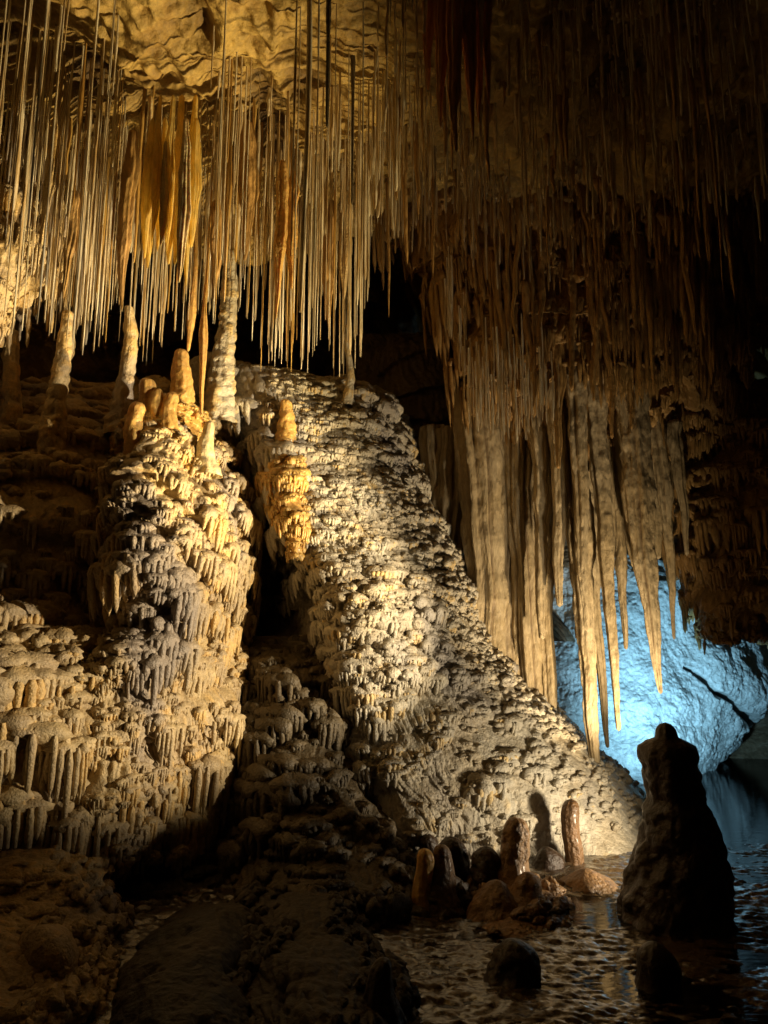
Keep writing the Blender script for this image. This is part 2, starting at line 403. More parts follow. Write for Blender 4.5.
# --- cave floor: wet rippled muddy rock, one sheet
def floor_h(x, y):
    p = np.stack([x, y, 0 * x], -1)
    w = .16 * vnoise(p * 1.3, 3) + .05 * vnoise(p * 5, 4)
    ph = (y + w) * 24 + 2.6 * vnoise(p * np.array([1.1, 2.4, 1]), 5)
    rip = np.abs(np.sin(ph)) ** .7
    p2 = p * np.array([16, 34, 1])
    h = .012 * (rip - .55) * (.5 + .5 * sstep(-.3, .3, vnoise(p * .9, 6)))
    h += .018 * fbm(p2, 4, 8, .6) + .035 * fbm(p * np.array([1.5, 2.4, 1]), 3, 9) - .004
    deep = sstep(6.2, 6.9, y + .25 * vnoise(p * 1.1, 12))
    h = h * (1 - .8 * deep) - .09 * deep
    bank = sstep(.35, -.35, x - .12 * (y - 4.5)) * sstep(6, 5, y)
    h += .05 * bank + .03 * bank * lumps(p, .16, 14)
    return h.astype(f32)
ys = 1.2 * (15.0 / 1.2) ** lin(1, 0, 900); xs = lin(-6.5, 7.5, 1100)
X, Y = grid_xy(xs, ys); z = floor_h(X.ravel(), Y.ravel())
g = Geo(); g.add(np.stack([X.ravel(), Y.ravel(), z], -1), grid_faces(1100, 900), np.clip(.5 + z * 12, 0, 1))
tag(make('cave_floor', g, M['floor'], (0, 0, 0)), kind='structure')
xs = lin(.1, 7.4, 20); ys = lin(14.5, 2.0, 30); X, Y = grid_xy(xs, ys)
g = Geo(); g.add(np.stack([X.ravel(), Y.ravel(), 0 * X.ravel() - .008], -1), grid_faces(20, 30), 1)
tag(make('water', g, M['water'], (0, 0, -.006)), kind='structure')

# --- ceiling
def zc(x, y):
    x = np.asarray(x, float); y = np.asarray(y, float)
    p = np.stack([x, y, 0 * x], -1).reshape(-1, 3)
    sh = x.shape; x = x.ravel(); y = y.ravel()
    z = 5.95 + .38 * fbm(p * .7, 2, 21) - .12 * sstep(4.5, 6.6, y)
    z += 2.0 * sstep(7.3, 8.4, y) * sstep(1.2, .2, x)
    z -= 1.0 * sstep(-3.0, -4.6, x)
    z += .7 * sstep(2.2, 4.5, x) * sstep(6.5, 4, y)
    return z.reshape(sh)
xs = lin(-6, 7, 900); ys = 2.0 * 6.5 ** lin(0, 1, 720)
X, Y = grid_xy(xs, ys); x = X.ravel(); y = Y.ravel()
p = np.stack([x, y, 0 * x], -1)
led = np.abs(np.sin((y + .25 * vnoise(p * 1.5, 31) + .08 * vnoise(p * 6, 32) + .1 * x) * 22)) ** .8
hh = .20 * fbm(p * 2.2, 5, 33, .58) + .022 * led * sstep(0, .5, vnoise(p * 1.2, 34)) + .09 * (1 - np.abs(fbm(p * 3.2, 4, 38)) * 3) * sstep(-.3, .3, vnoise(p * 1.1, 36)) + .04 * lumps(p, .16, 35) + .02 * lumps(p, .06, 39) - .06
z = zc(x, y) - hh
g = Geo(); g.add(np.stack([x, y, z], -1), grid_faces(900, 720), np.clip(.45 + 3.5 * hh, 0, 1))
tag(make('cave_ceiling', g, M['ceil'], (0, 0, 5.8)), kind='structure')

# --- enclosing cave walls
cols = [(-6.2, 1.2), (-5.6, 5), (-5.0, 8.5), (-2.6, 11.5), (.4, 12.6), (3.6, 12.2), (6.2, 10), (6.9, 6), (7.2, 1.2)]
rows = [[np.array([a * k, b * k, zz]) for a, b in cols] for zz, k in ((9.2, .9), (6, 1), (3.5, 1.03), (1.2, 1.02), (-.6, .98))]
g = Geo(); surf(g, rows, 900, 420, flow_disp(.16, .05, .0, .8, .9, 41, .55), droop=.4)
tag(make('cave_wall', g, M['wall'], (0, 9, 0)), kind='structure')

# ================================================================== BIG FORMATIONS
def rowsP(spec): return [[P(*e) for e in r] for r in spec]
mound_rows = rowsP([
    [(196, 415, 8.6), (230, 412, 8.5), (265, 410, 8.5), (300, 410, 8.5), (340, 412, 8.5), (376, 420, 8.7), (385, 440, 9.2)],
    [(208, 366, 7.6), (226, 372, 7.2), (262, 378, 7.0), (300, 382, 7.1), (340, 388, 7.25), (374, 402, 7.6), (388, 417, 8.6)],
    [(212, 430, 7.3), (250, 440, 7.3), (278, 450, 6.7), (315, 450, 6.75), (355, 450, 6.95), (400, 452, 7.5), (412, 458, 8.5)],
    [(225, 500, 7.7), (272, 510, 7.3), (302, 520, 6.45), (340, 520, 6.45), (380, 520, 6.75), (417, 522, 7.3), (432, 524, 8.4)],
    [(232, 580, 7.6), (290, 590, 7.25), (322, 590, 6.2), (365, 590, 6.2), (410, 590, 6.5), (452, 592, 7.1), (470, 592, 8.2)],
    [(236, 660, 7.5), (306, 670, 7.0), (340, 670, 6.0), (390, 670, 6.0), (440, 667, 6.35), (490, 664, 6.95), (510, 664, 8.1)],
    [(240, 740, 6.7), (328, 750, 6.75), (362, 750, 5.85), (425, 745, 5.9), (486, 737, 6.2), (545, 730, 6.75), (572, 728, 7.9)],
    [(245, 820, 6.5), (352, 820, 6.4), (390, 820, 5.7), (455, 815, 5.8), (530, 807, 6.05), (603, 798, 6.5), (640, 792, 7.6)],
    [(250, 890, 6.2), (345, 885, 5.9), (408, 875, 5.75), (465, 870, 5.9), (545, 868, 6.02), (636, 872, 6.05), (690, 860, 7.2)]])
fd = flow_disp(.12, .06, .016, .34, .34, 101, .15, a0=.05)
def mound_disp(p, u, v):
    h, t = fd(p, u, v)
    # the foot is smoother: small popcorn only
    k = sstep(1.5, .55, p[:, 2] + .25 * vnoise(p * 1.5, 77)) * sstep(.3, .9, p[:, 0])
    h2 = .05 * fbm(p * 2.4, 3, 55) + .04 * lumps(p, .13, 56) + .022 * lumps(p, .055, 57) + .010 * fbm(p * 24, 2, 58)
    t2 = .3 + 7 * h2
    # long rounded flutes at the middle of the foot
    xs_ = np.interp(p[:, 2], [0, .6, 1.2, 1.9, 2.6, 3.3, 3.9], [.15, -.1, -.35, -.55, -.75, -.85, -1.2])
    flank_shade = sstep(.0, -.25, p[:, 0] - xs_ + .15 * vnoise(p * 3, 78))  # left of the spine: shade of the unlit flank, put into the tone
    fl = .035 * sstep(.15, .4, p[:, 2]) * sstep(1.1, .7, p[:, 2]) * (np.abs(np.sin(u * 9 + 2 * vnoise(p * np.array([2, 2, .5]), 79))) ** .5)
    return (h * (1 - k) + h2 * k + fl * k).astype(f32), np.clip(t * (1 - k) + t2 * k, 0, 1) * (1 - .7 * flank_shade)
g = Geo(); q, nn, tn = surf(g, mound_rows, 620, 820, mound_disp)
ns = smooth_n(nn, 3)
sp_x = lambda c: np.interp(c[2], [0, .6, 1.2, 1.9, 2.6, 3.3, 3.9], [.15, -.1, -.35, -.55, -.75, -.85, -1.2])   # the lit spine
clusters(g, q, ns, 11, .13, (.042, .085), sel=lambda i, j, c: c[2] > 1.05 + .25 * math.sin(c[0] * 3) and c[0] > sp_x(c) - .05, goldp=.22, fl=.85, even=.7)
clusters(g, q, ns, 12, .10, (.028, .05), sel=lambda i, j, c: c[2] > 1.3 and c[0] > sp_x(c) + .1, keep=.75, goldp=.15, fl=.8, even=1)
clusters(g, q, ns, 13, .085, (.028, .05), sel=lambda i, j, c: .12 < c[2] < 1.45 and c[0] > sp_x(c) + .1, keep=.55, goldp=.12, fl=.5)
clusters(g, q, ns, 15, .15, (.05, .085), sel=lambda i, j, c: .55 + .3 * math.sin(c[0] * 5) < c[2] < 1.4 and c[0] > sp_x(c), keep=.6, goldp=.2, fl=1.0)
clusters(g, q, ns, 14, .26, (.08, .14), sel=lambda i, j, c: c[0] <= sp_x(c), keep=.7, goldp=0)
drips(g, q, nn, 90, 5, (.014, .026), (.06, .17), sel=lambda i, j, c: c[2] > 1.0 and j < .82)
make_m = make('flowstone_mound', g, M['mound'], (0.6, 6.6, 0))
tag(make_m, 'tall cream flowstone mound lit from the right, its slope running down to the pool edge', 'flowstone mound')

# dark tiered flank below the valley, left of the spine
def shell(geo, spec, nu, nv, disp, dY=0., skew=0., **k):
    return surf(geo, arc_rows(spec, dY=dY, skew=skew), nu, nv, disp, **k)
def lobe(name, spec, nu, nv, disp, mat, label, cat, nd=0, dr=(.01, .02), dl=(.05, .15), parent=None, sel=None, seed=0, fringe=None, dY=0., skew=0., cl=None):
    g = Geo(); q, nn, tn = shell(g, spec, nu, nv, disp, dY, skew)
    if cl: clusters(g, q, smooth_n(nn, 3), 600 + seed, **cl)
    if nd: drips(g, q, nn, nd // 3, 300 + seed, dr, dl, sel=sel)
    if fringe:
        fr, n, L0, L1, r0, r1 = fringe
        rg = np.random.default_rng(900 + seed); i = int(fr * (nv - 1))
        for k in range(n):
            j = int(rg.uniform(.12, .88) * nu)
            p0 = q[max(0, i - int(rg.uniform(0, .10) * nv)), j] + np.array([0, .01, .03])
            m = 12; tt = lin(0, 1, m); LL = rg.uniform(L0, L1); rr = rg.uniform(r0, r1)
            prof = np.interp(tt, [0, .06, .2, .5, .85, .97, 1], [0, .8, 1, .8, .55, .35, 0]) * (1 + .1 * rg.standard_normal(m))
            pa = np.repeat(p0[None], m, 0); pa[:, 2] -= tt * LL; pa[:, 0] += .01 * np.sin(tt * 6 + k)
            tube(g, pa, prof * rr, 10, k, .08, .03)
    sp = spec[-1]; org = P((sp[1] + sp[2]) / 2, sp[0], sp[4])
    o = make(name, g, mat, org, parent)
    if label: tag(o, label, cat)
    return o
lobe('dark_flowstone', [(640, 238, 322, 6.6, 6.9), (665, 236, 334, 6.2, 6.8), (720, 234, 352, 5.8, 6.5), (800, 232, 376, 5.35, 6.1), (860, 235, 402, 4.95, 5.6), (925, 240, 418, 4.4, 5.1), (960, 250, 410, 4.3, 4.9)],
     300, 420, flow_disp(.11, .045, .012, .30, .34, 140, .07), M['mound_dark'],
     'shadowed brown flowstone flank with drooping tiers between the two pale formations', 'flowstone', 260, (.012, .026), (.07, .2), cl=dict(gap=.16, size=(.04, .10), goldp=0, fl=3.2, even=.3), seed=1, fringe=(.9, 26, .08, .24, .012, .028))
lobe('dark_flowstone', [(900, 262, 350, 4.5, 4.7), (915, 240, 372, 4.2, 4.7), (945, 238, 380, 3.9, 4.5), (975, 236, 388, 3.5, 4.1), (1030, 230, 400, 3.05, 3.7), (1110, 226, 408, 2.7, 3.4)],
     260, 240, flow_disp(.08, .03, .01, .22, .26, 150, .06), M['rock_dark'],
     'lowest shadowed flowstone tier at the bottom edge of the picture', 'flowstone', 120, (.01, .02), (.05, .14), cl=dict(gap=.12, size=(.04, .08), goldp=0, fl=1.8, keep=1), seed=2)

# left formation: parts are its lobes
LF = empty('flowstone_cascade', P(110, 860, 5.4), 'large ochre flowstone cascade with drip fringed lobes filling the left side', 'flowstone')
lobe('back_slope', [(385, -160, 205, 6.5, 7.2), (430, -170, 214, 5.8, 6.6), (500, -180, 232, 5.35, 6.1), (580, -180, 236, 5.3, 6.1), (660, -180, 230, 5.25, 6.1), (760, -170, 232, 5.1, 6.0), (850, -160, 222, 5.1, 5.9), (905, -150, 200, 5.3, 5.8)],
     520, 620, flow_disp(.11, .045, .014, .34, .36, 160, .12), M['left'], None, None, 260, (.016, .03), (.07, .2), LF, dY=-.02, skew=.7, cl=dict(gap=.20, size=(.07, .12), goldp=.1, fl=1.3), seed=3)
lobe('upper_lobe', [(418, 168, 200, 5.85, 6.0), (428, 152, 212, 5.6, 5.95), (446, 138, 224, 5.3, 5.85), (475, 126, 236, 5.1, 5.7), (520, 122, 246, 4.98, 5.65), (580, 124, 242, 4.92, 5.6), (640, 130, 232, 4.95, 5.5), (675, 140, 222, 5.05, 5.45), (690, 150, 212, 5.25, 5.45)],
     360, 460, flow_disp(.10, .05, .018, .26, .30, 170, .07), M['left'], None, None, 300, (.014, .028), (.06, .17), LF, dY=.5, skew=.72, cl=dict(gap=.135, size=(.05, .095), goldp=.35, fl=1.1), seed=4, fringe=(.93, 30, .10, .26, .012, .024))
lobe('side_lobe', [(556, -10, 88, 5.2, 5.4), (566, -30, 98, 4.95, 5.3), (590, -40, 100, 4.8, 5.25), (625, -40, 98, 4.78, 5.2), (645, -30, 90, 4.9, 5.2)],
     240, 160, flow_disp(.06, .035, .012, .2, .22, 180, .06), M['left'], None, None, 120, (.01, .02), (.05, .14), LF, dY=.45, skew=.5, cl=dict(gap=.13, size=(.05, .09), goldp=.2, fl=1.2), seed=5, fringe=(.9, 26, .08, .24, .010, .024))
lobe('lower_lobe', [(636, -60, 130, 5.0, 5.5), (650, -110, 175, 4.75, 5.35), (690, -140, 212, 4.55, 5.2), (740, -150, 222, 4.5, 5.2), (800, -150, 214, 4.5, 5.15), (845, -140, 200, 4.6, 5.1), (862, -130, 190, 4.8, 5.1)],
     460, 380, flow_disp(.10, .05, .016, .26, .42, 190, .08), M['left'], None, None, 260, (.016, .032), (.08, .28), LF, dY=.1, skew=.6, cl=dict(gap=.15, size=(.055, .10), goldp=.25, fl=1.8), seed=6, fringe=(.93, 60, .10, .3, .014, .034))
lobe('knobbly_lobe', [(630, 150, 222, 5.25, 5.5), (642, 118, 234, 5.0, 5.45), (670, 92, 238, 4.8, 5.4), (720, 84, 238, 4.7, 5.35), (770, 82, 234, 4.65, 5.3), (820, 90, 226, 4.7, 5.2), (848, 108, 214, 4.8, 5.15), (858, 126, 204, 4.9, 5.1)],
     380, 380, flow_disp(.08, .045, .016, .2, .28, 200, .08), M['left'], None, None, 260, (.014, .026), (.05, .13), LF, dY=.45, skew=.75, cl=dict(gap=.11, size=(.04, .075), goldp=.4), seed=7, fringe=(.95, 16, .06, .16, .012, .022))

lobe('golden_crown', [(402, 160, 184, 5.75, 5.9), (410, 142, 196, 5.5, 5.85), (425, 132, 200, 5.3, 5.8), (455, 128, 206, 5.2, 5.75), (474, 132, 210, 5.3, 5.7)],
     200, 160, flow_disp(.04, .03, .02, .14, .16, 205, .05), M['gold'], None, None, 60, (.014, .024), (.04, .10), LF, dY=.4, skew=.3, seed=16, cl=dict(gap=.10, size=(.045, .075), goldp=.3, fl=.8))

# foreground rocks, lower left
lobe('knobbly_boulder', [(846, -60, 62, 4.6, 4.9), (862, -80, 90, 4.3, 4.8), (900, -90, 104, 4.0, 4.6), (950, -90, 98, 3.6, 4.2), (1000, -80, 90, 3.2, 3.9), (1080, -80, 84, 2.8, 3.5)],
     300, 280, flow_disp(.06, .04, .02, .18, .2, 210, .10, a0=.05), M['left'], 'knobbly brown flowstone boulder at the left edge under the cascade', 'boulder', 60, (.01, .02), (.03, .08), seed=8, cl=dict(gap=.12, size=(.035, .07), goldp=0, fl=.6, even=.6))
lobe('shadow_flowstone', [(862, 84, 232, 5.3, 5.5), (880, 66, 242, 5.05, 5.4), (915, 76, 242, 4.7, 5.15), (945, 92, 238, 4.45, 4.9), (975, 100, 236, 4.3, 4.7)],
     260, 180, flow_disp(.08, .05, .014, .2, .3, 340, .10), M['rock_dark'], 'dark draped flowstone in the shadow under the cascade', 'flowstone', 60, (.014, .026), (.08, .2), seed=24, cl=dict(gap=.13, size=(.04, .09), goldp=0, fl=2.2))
lobe('rounded_boulder', [(926, 36, 54, 3.62, 3.72), (932, 26, 66, 3.5, 3.7), (950, 20, 73, 3.42, 3.66), (972, 24, 70, 3.42, 3.64), (990, 34, 60, 3.5, 3.62)],
     120, 100, flow_disp(.02, .012, .006, .2, .2, 220, .03, a0=0), M['left'], 'smooth rounded knob of rock low in the left corner', 'boulder', seed=9)
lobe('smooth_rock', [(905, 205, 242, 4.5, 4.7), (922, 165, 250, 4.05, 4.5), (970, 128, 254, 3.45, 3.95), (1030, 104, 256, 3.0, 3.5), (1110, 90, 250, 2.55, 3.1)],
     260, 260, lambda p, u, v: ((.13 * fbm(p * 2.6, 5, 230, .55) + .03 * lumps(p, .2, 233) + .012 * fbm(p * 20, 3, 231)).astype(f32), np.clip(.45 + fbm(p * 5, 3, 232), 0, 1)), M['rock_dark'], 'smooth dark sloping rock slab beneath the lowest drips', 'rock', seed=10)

# left wall drapery at frame edge
lobe('wall_flowstone', [(60, -120, 8, 5.6, 6.0), (150, -110, 26, 5.3, 5.9), (215, -100, 40, 5.1, 5.7), (262, -90, 46, 5.1, 5.7), (300, -90, 22, 5.2, 5.7), (330, -90, 5, 5.4, 5.8)],
     240, 360, flow_disp(.08, .04, .012, .16, .5, 240, .08), M['left'], 'pale folded flowstone on the left wall among the straws', 'flowstone', 60, (.01, .02), (.1, .3), cl=dict(gap=.16, size=(.05, .09), goldp=.1, fl=2), seed=11, fringe=(.9, 16, .1, .35, .012, .03))

# hanging mass right of centre
lobe('hanging_rock', [(-60, 440, 900, 4.9, 7.0), (40, 405, 880, 5.3, 7.2), (130, 384, 850, 5.9, 7.4), (205, 396, 800, 6.3, 7.5), (250, 426, 785, 6.45, 7.5), (300, 450, 770, 6.55, 7.5), (350, 466, 740, 6.7, 7.5), (400, 470, 720, 7.0, 7.7), (440, 485, 706, 7.4, 7.9)],
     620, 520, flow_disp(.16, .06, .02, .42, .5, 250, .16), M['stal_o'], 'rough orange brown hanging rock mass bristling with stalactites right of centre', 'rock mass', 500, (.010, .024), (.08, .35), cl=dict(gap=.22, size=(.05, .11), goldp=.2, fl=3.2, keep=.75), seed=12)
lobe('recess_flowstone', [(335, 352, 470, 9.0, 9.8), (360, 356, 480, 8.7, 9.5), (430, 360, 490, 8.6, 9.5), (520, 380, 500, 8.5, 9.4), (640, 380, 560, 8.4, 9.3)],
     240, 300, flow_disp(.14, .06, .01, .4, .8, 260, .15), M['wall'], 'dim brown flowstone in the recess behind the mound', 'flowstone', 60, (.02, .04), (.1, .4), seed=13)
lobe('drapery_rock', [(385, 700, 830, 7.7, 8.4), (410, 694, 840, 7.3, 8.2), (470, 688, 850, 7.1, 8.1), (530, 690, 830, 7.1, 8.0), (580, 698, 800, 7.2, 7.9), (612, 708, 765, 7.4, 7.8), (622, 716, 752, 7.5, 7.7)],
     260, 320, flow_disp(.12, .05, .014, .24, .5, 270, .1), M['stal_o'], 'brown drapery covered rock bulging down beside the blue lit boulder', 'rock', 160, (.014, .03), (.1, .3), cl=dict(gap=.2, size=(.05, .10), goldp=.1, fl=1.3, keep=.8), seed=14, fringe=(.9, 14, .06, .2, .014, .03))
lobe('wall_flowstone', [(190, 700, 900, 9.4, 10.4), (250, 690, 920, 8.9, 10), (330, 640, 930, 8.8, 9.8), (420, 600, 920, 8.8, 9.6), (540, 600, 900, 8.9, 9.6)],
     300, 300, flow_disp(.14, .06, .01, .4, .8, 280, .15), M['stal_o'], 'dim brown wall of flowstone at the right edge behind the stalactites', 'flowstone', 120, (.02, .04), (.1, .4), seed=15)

# blue-lit boulder
def blue_disp(p, u, v):
    w = p + .2 * np.stack([vnoise(p * 1.5, 301), vnoise(p * 1.5, 302), vnoise(p * 1.5, 303)], -1)
    cr = np.abs(vnoise(w * np.array([1.3, 1.3, 1.6]), 304)); cr = sstep(.03, 0, cr) * sstep(.1, .5, vnoise(p * .9, 311))
    cr2 = sstep(.04, 0, np.abs(vnoise(w * 3.1, 305)))
    a = .20 * fbm(p * 1.3, 3, 306) + .05 * lumps(w, .45, 312) + .05 * fbm(w * np.array([5, 5, 2.5]), 4, 307, .6) + .028 * fbm(p * 17, 4, 308, .65) + .02 * lumps(p, .10, 309)
    h = a - .012 * cr2
    A = P(684, 668, 9.25); B = P(764, 728, 9.9)      # the long diagonal crack in the lower right of the face
    ab = np.array([B[0] - A[0], B[2] - A[2]]); ap = np.stack([p[:, 0] - A[0], p[:, 2] - A[2]], -1) + .07 * np.stack([vnoise(p * 4, 313), vnoise(p * 4, 314)], -1)
    t = np.clip(ap @ ab / (ab @ ab), 0, 1); dd = np.linalg.norm(ap - t[:, None] * ab, axis=1)
    ck = sstep(.03 + .06 * t, .005, dd)
    h = h - .22 * ck + .05 * sstep(.0, .5, ap[:, 1] * ab[0] - ap[:, 0] * ab[1])
    return h.astype(f32), np.clip(.7 + 2.2 * (h - .02), .05, 1) * (1 - .85 * ck)
rows = rowsP([
    [(505, 520, 10.2), (560, 515, 10.0), (620, 515, 9.9), (680, 530, 10.0), (725, 560, 10.4), (745, 590, 11.2)],
    [(505, 590, 9.9), (560, 580, 9.5), (625, 575, 9.35), (690, 590, 9.5), (738, 615, 10.0), (756, 640, 11.0)],
    [(505, 660, 9.7), (560, 650, 9.3), (625, 650, 9.15), (690, 655, 9.3), (748, 660, 9.7), (768, 680, 10.8)],
    [(505, 720, 9.6), (560, 715, 9.15), (620, 712, 9.05), (685, 712, 9.25), (738, 705, 9.8), (760, 706, 10.8)],
    [(505, 770, 9.4), (560, 765, 9.05), (620, 762, 8.95), (672, 755, 9.2), (712, 748, 9.9), (735, 742, 10.8)],
    [(505, 805, 9.3), (560, 803, 9.1), (620, 800, 9.05), (664, 796, 9.4), (690, 792, 10.1), (710, 780, 11)]])
g = Geo(); surf(g, rows, 360, 360, blue_disp, droop=0)
tag(make('boulder', g, M['pale'], P(620, 790, 9.6)), 'huge pale boulder washed in blue light behind the stalactite tips', 'boulder')

# ================================================================== STALACTITES
def big_stal(name, px, py1, py0, Y, r, mat, label, group=None, flute=.16, nf=4, ell=1., lean=0, seed=0, wob=.02, blunt=False, cat='stalactite', tipr=.12, bump=.22, prof=None):
    top = P(px, py0, Y); bot = P(px, py1, Y); top[0] = bot[0] - lean * (top[2] - bot[2])
    L = top[2] - bot[2]; n = max(40, int(L / .018)); R = r * mpp(Y)
    pa, t = stal_path(np.zeros(3), L, n, (lean, 0), wob, seed)
    r_ = np.random.default_rng(seed + 5)
    if prof is None:
        pf = (1 - t) ** .75 * (1 - tipr) + tipr
        if blunt: pf = .8 + .2 * (1 - t)
    else: pf = np.interp(t, prof[0], prof[1])
    k = np.interp(t, lin(0, 1, 12), 1 + .09 * r_.standard_normal(12))
    pf = pf * k * np.clip((1 - t) * L / .02 + .0, 0, 1) ** .5
    pf *= np.clip(t * L / .03 + .3, 0, 1)
    g = Geo(); tube(g, pa, pf * R, 44, seed, bump, .06, flute, nf, ell, .7, 0, r_.uniform(-1.0, 1.0), zs=.42)
    o = make(name, g, mat, (0, 0, 0)); o.location = [float(a) for a in top]
    return tag(o, label, cat, group)

SG = 'long tan stalactites in front of the blue boulder'
S = [  # px_tip, py_tip, py_top, Y, r, flute, nf, ell, lean, tip, label
 (561, 607, 372, 6.9, 9, .22, 3, 1, .0, .3, 'slender tan stalactite ending just above the gap at the left of the boulder'),
 (577, 640, 330, 7.3, 11, .25, 4, 1.1, .0, .3, 'tan stalactite half hidden behind its neighbours over the left of the boulder'),
 (590, 632, 330, 6.7, 12, .2, 4, 1, .02, .15, 'broad ribbed stalactite whose blunt tip stops at the boulder top left'),
 (599, 778, 420, 7.0, 14, .2, 4, 1, .03, .2, 'longest stalactite, its dark tip reaching almost to the pool'),
 (606, 748, 470, 7.5, 10, .2, 4, 1, .02, .15, 'thin dark stalactite just right of the longest one'),
 (621, 731, 340, 6.8, 13, .2, 4, 1, .03, .14, 'long straight pale stalactite over the middle of the blue boulder'),
 (627, 650, 360, 7.2, 11, .2, 3, 1, .02, .14, 'shorter stalactite with a narrow tip behind the long pale one'),
 (634, 568, 330, 6.9, 9, .2, 3, 1, .02, .2, 'short stalactite ending where the blue light begins'),
 (661, 694, 385, 6.7, 14, .3, 5, 1.2, .03, .10, 'thickest stalactite with a dark broken looking tip above the stalagmite'),
 (673, 640, 385, 7.0, 9, .3, 4, 1.1, .02, .12, 'flat ribbed stalactite fused along the right of the thickest one'),
 (646, 600, 385, 7.1, 8, .28, 4, 1.1, .0, .3, 'short ribbed stalactite left of the thickest one'),
 (684, 556, 420, 7.0, 7, .2, 3, 1, .0, .2, 'narrow stalactite at the right end of the row'),
 (543, 640, 392, 7.1, 10, .2, 4, 1, .0, .3, 'straight stalactite beside the tall columns'),
 (554, 720, 420, 7.4, 11, .24, 4, 1, .0, .5, 'tall stalactite running down behind the mound next to the blue gap'),
 (571, 560, 300, 7.0, 8, .2, 3, 1, .0, .2, 'thin brown stalactite in the upper middle of the row'),
 (610, 560, 300, 7.1, 10, .22, 4, 1, .0, .2, 'brown stalactite between two longer ones above the boulder'),
 (655, 560, 380, 7.4, 10, .22, 4, 1, .0, .3, 'dim stalactite set back behind the thick ones'),
]
for i, (px, py1, py0, Y, r, fl, nf, ell, lean, tp, lab) in enumerate(S):
    big_stal('stalactite', px, py1, py0, Y, r, M['stal'], lab, SG, fl, nf, ell, lean, 400 + i, .02, tipr=tp)
CG = 'fused tan dripstone columns behind the mound'
for i, (px, py1, py0, Y, r, lab) in enumerate([
 (436, 600, 425, 7.9, 12, 'leftmost dim brown column beside the recess'),
 (455, 640, 428, 7.8, 15, 'brown column with a flat ledge at its top'),
 (482, 690, 380, 7.5, 18, 'broad pale column with deep ribs right beside the mound slope'),
 (508, 720, 350, 7.5, 18, 'broad ribbed column in the middle of the fused group'),
 (532, 740, 360, 7.4, 13, 'rightmost tan column touching the mound slope'),
 (470, 640, 440, 8.0, 14, 'shadowed column filling the gap behind the broad ones'),
 (496, 690, 420, 7.9, 14, 'narrow shadowed column between two broad ribbed columns')]):
    big_stal('dripstone_column', px, py1, py0, Y, r, M['stal'], lab, CG, .32, 7, 1.1, 0, 440 + i, .03, True, 'column', bump=.10)
# upper stalactites of the hanging mass
UG = 'dim stalactites hanging from the rock mass'
U = [(614, 345, 215, 6.3, 6), (601, 330, 200, 6.4, 5), (584, 250, 150, 6.1, 4), (698, 338, 190, 6.2, 6), (671, 390, 200, 6.6, 3), (636, 320, 150, 6.6, 3),
     (588, 225, 20, 6.2, 3), (613, 195, 40, 6.3, 3), (653, 360, 180, 6.7, 4), (562, 470, 300, 6.6, 8), (622, 300, 120, 6.5, 3), (704, 186, 100, 6.4, 3), (634, 95, 10, 6.0, 3),
     (545, 380, 240, 6.4, 4), (530, 410, 280, 6.4, 4), (648, 440, 260, 6.8, 5), (628, 430, 250, 6.6, 6), (607, 440, 260, 6.5, 6), (592, 400, 240, 6.4, 5), (575, 390, 230, 6.4, 5),
     (510, 430, 270, 6.5, 3), (522, 360, 230, 6.3, 3), (500, 420, 260, 6.5, 3), (665, 300, 140, 6.4, 3), (600, 110, -20, 5.9, 3)]
for i, (px, py1, py0, Y, r) in enumerate(U):
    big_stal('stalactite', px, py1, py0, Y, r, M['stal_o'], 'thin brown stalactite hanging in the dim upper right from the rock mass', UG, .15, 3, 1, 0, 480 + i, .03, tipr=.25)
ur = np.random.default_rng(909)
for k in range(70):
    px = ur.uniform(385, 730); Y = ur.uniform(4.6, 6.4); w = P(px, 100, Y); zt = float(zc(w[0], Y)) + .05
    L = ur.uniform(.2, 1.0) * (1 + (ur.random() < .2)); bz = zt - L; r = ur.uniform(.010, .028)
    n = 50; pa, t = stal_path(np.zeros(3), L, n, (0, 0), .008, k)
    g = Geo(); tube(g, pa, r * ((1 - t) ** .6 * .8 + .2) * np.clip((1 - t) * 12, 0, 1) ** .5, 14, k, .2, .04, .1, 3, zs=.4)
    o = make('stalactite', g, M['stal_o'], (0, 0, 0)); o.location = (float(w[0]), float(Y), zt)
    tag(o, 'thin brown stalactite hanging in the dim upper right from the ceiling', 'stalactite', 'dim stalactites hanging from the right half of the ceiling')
# rust red draperies, top centre
for i, (px, py1, py0, Y, r, lab) in enumerate([
 (458, 152, -60, 4.0, 13, 'longest of the rust brown spikes at the top centre'), (441, 128, -60, 4.05, 11, 'rust brown spike at the left of the top cluster'),
 (471, 136, -60, 4.05, 11, 'rust brown spike just right of the longest one'), (491, 108, -60, 4.1, 9, 'short rust brown spike at the right of the top cluster'),
 (430, 90, -60, 4.2, 11, 'stubby rust brown spike behind the top cluster'), (481, 125, -60, 4.15, 9, 'narrow rust brown spike squeezed between two wider ones')]):
    big_stal('stalactite', px, py1, py0, Y, r, M['red'], lab, 'rust brown stalactites at the top centre', .2, 4, 1.1, 0, 520 + i, .01, tipr=.06)
for px, py1, py0, Y, r, lab in [(327, 128, -40, 3.9, 3.2, 'dark straight stalactite silhouetted at the top centre'), (352, 205, 40, 4.6, 2.6, 'dark thin stalactite silhouetted right of the straight one')]:
    big_stal('stalactite', px, py1, py0, Y, r, M['mound_dark'], lab, None, .1, 3, 1, 0, 540 + px, .0, tipr=.35)
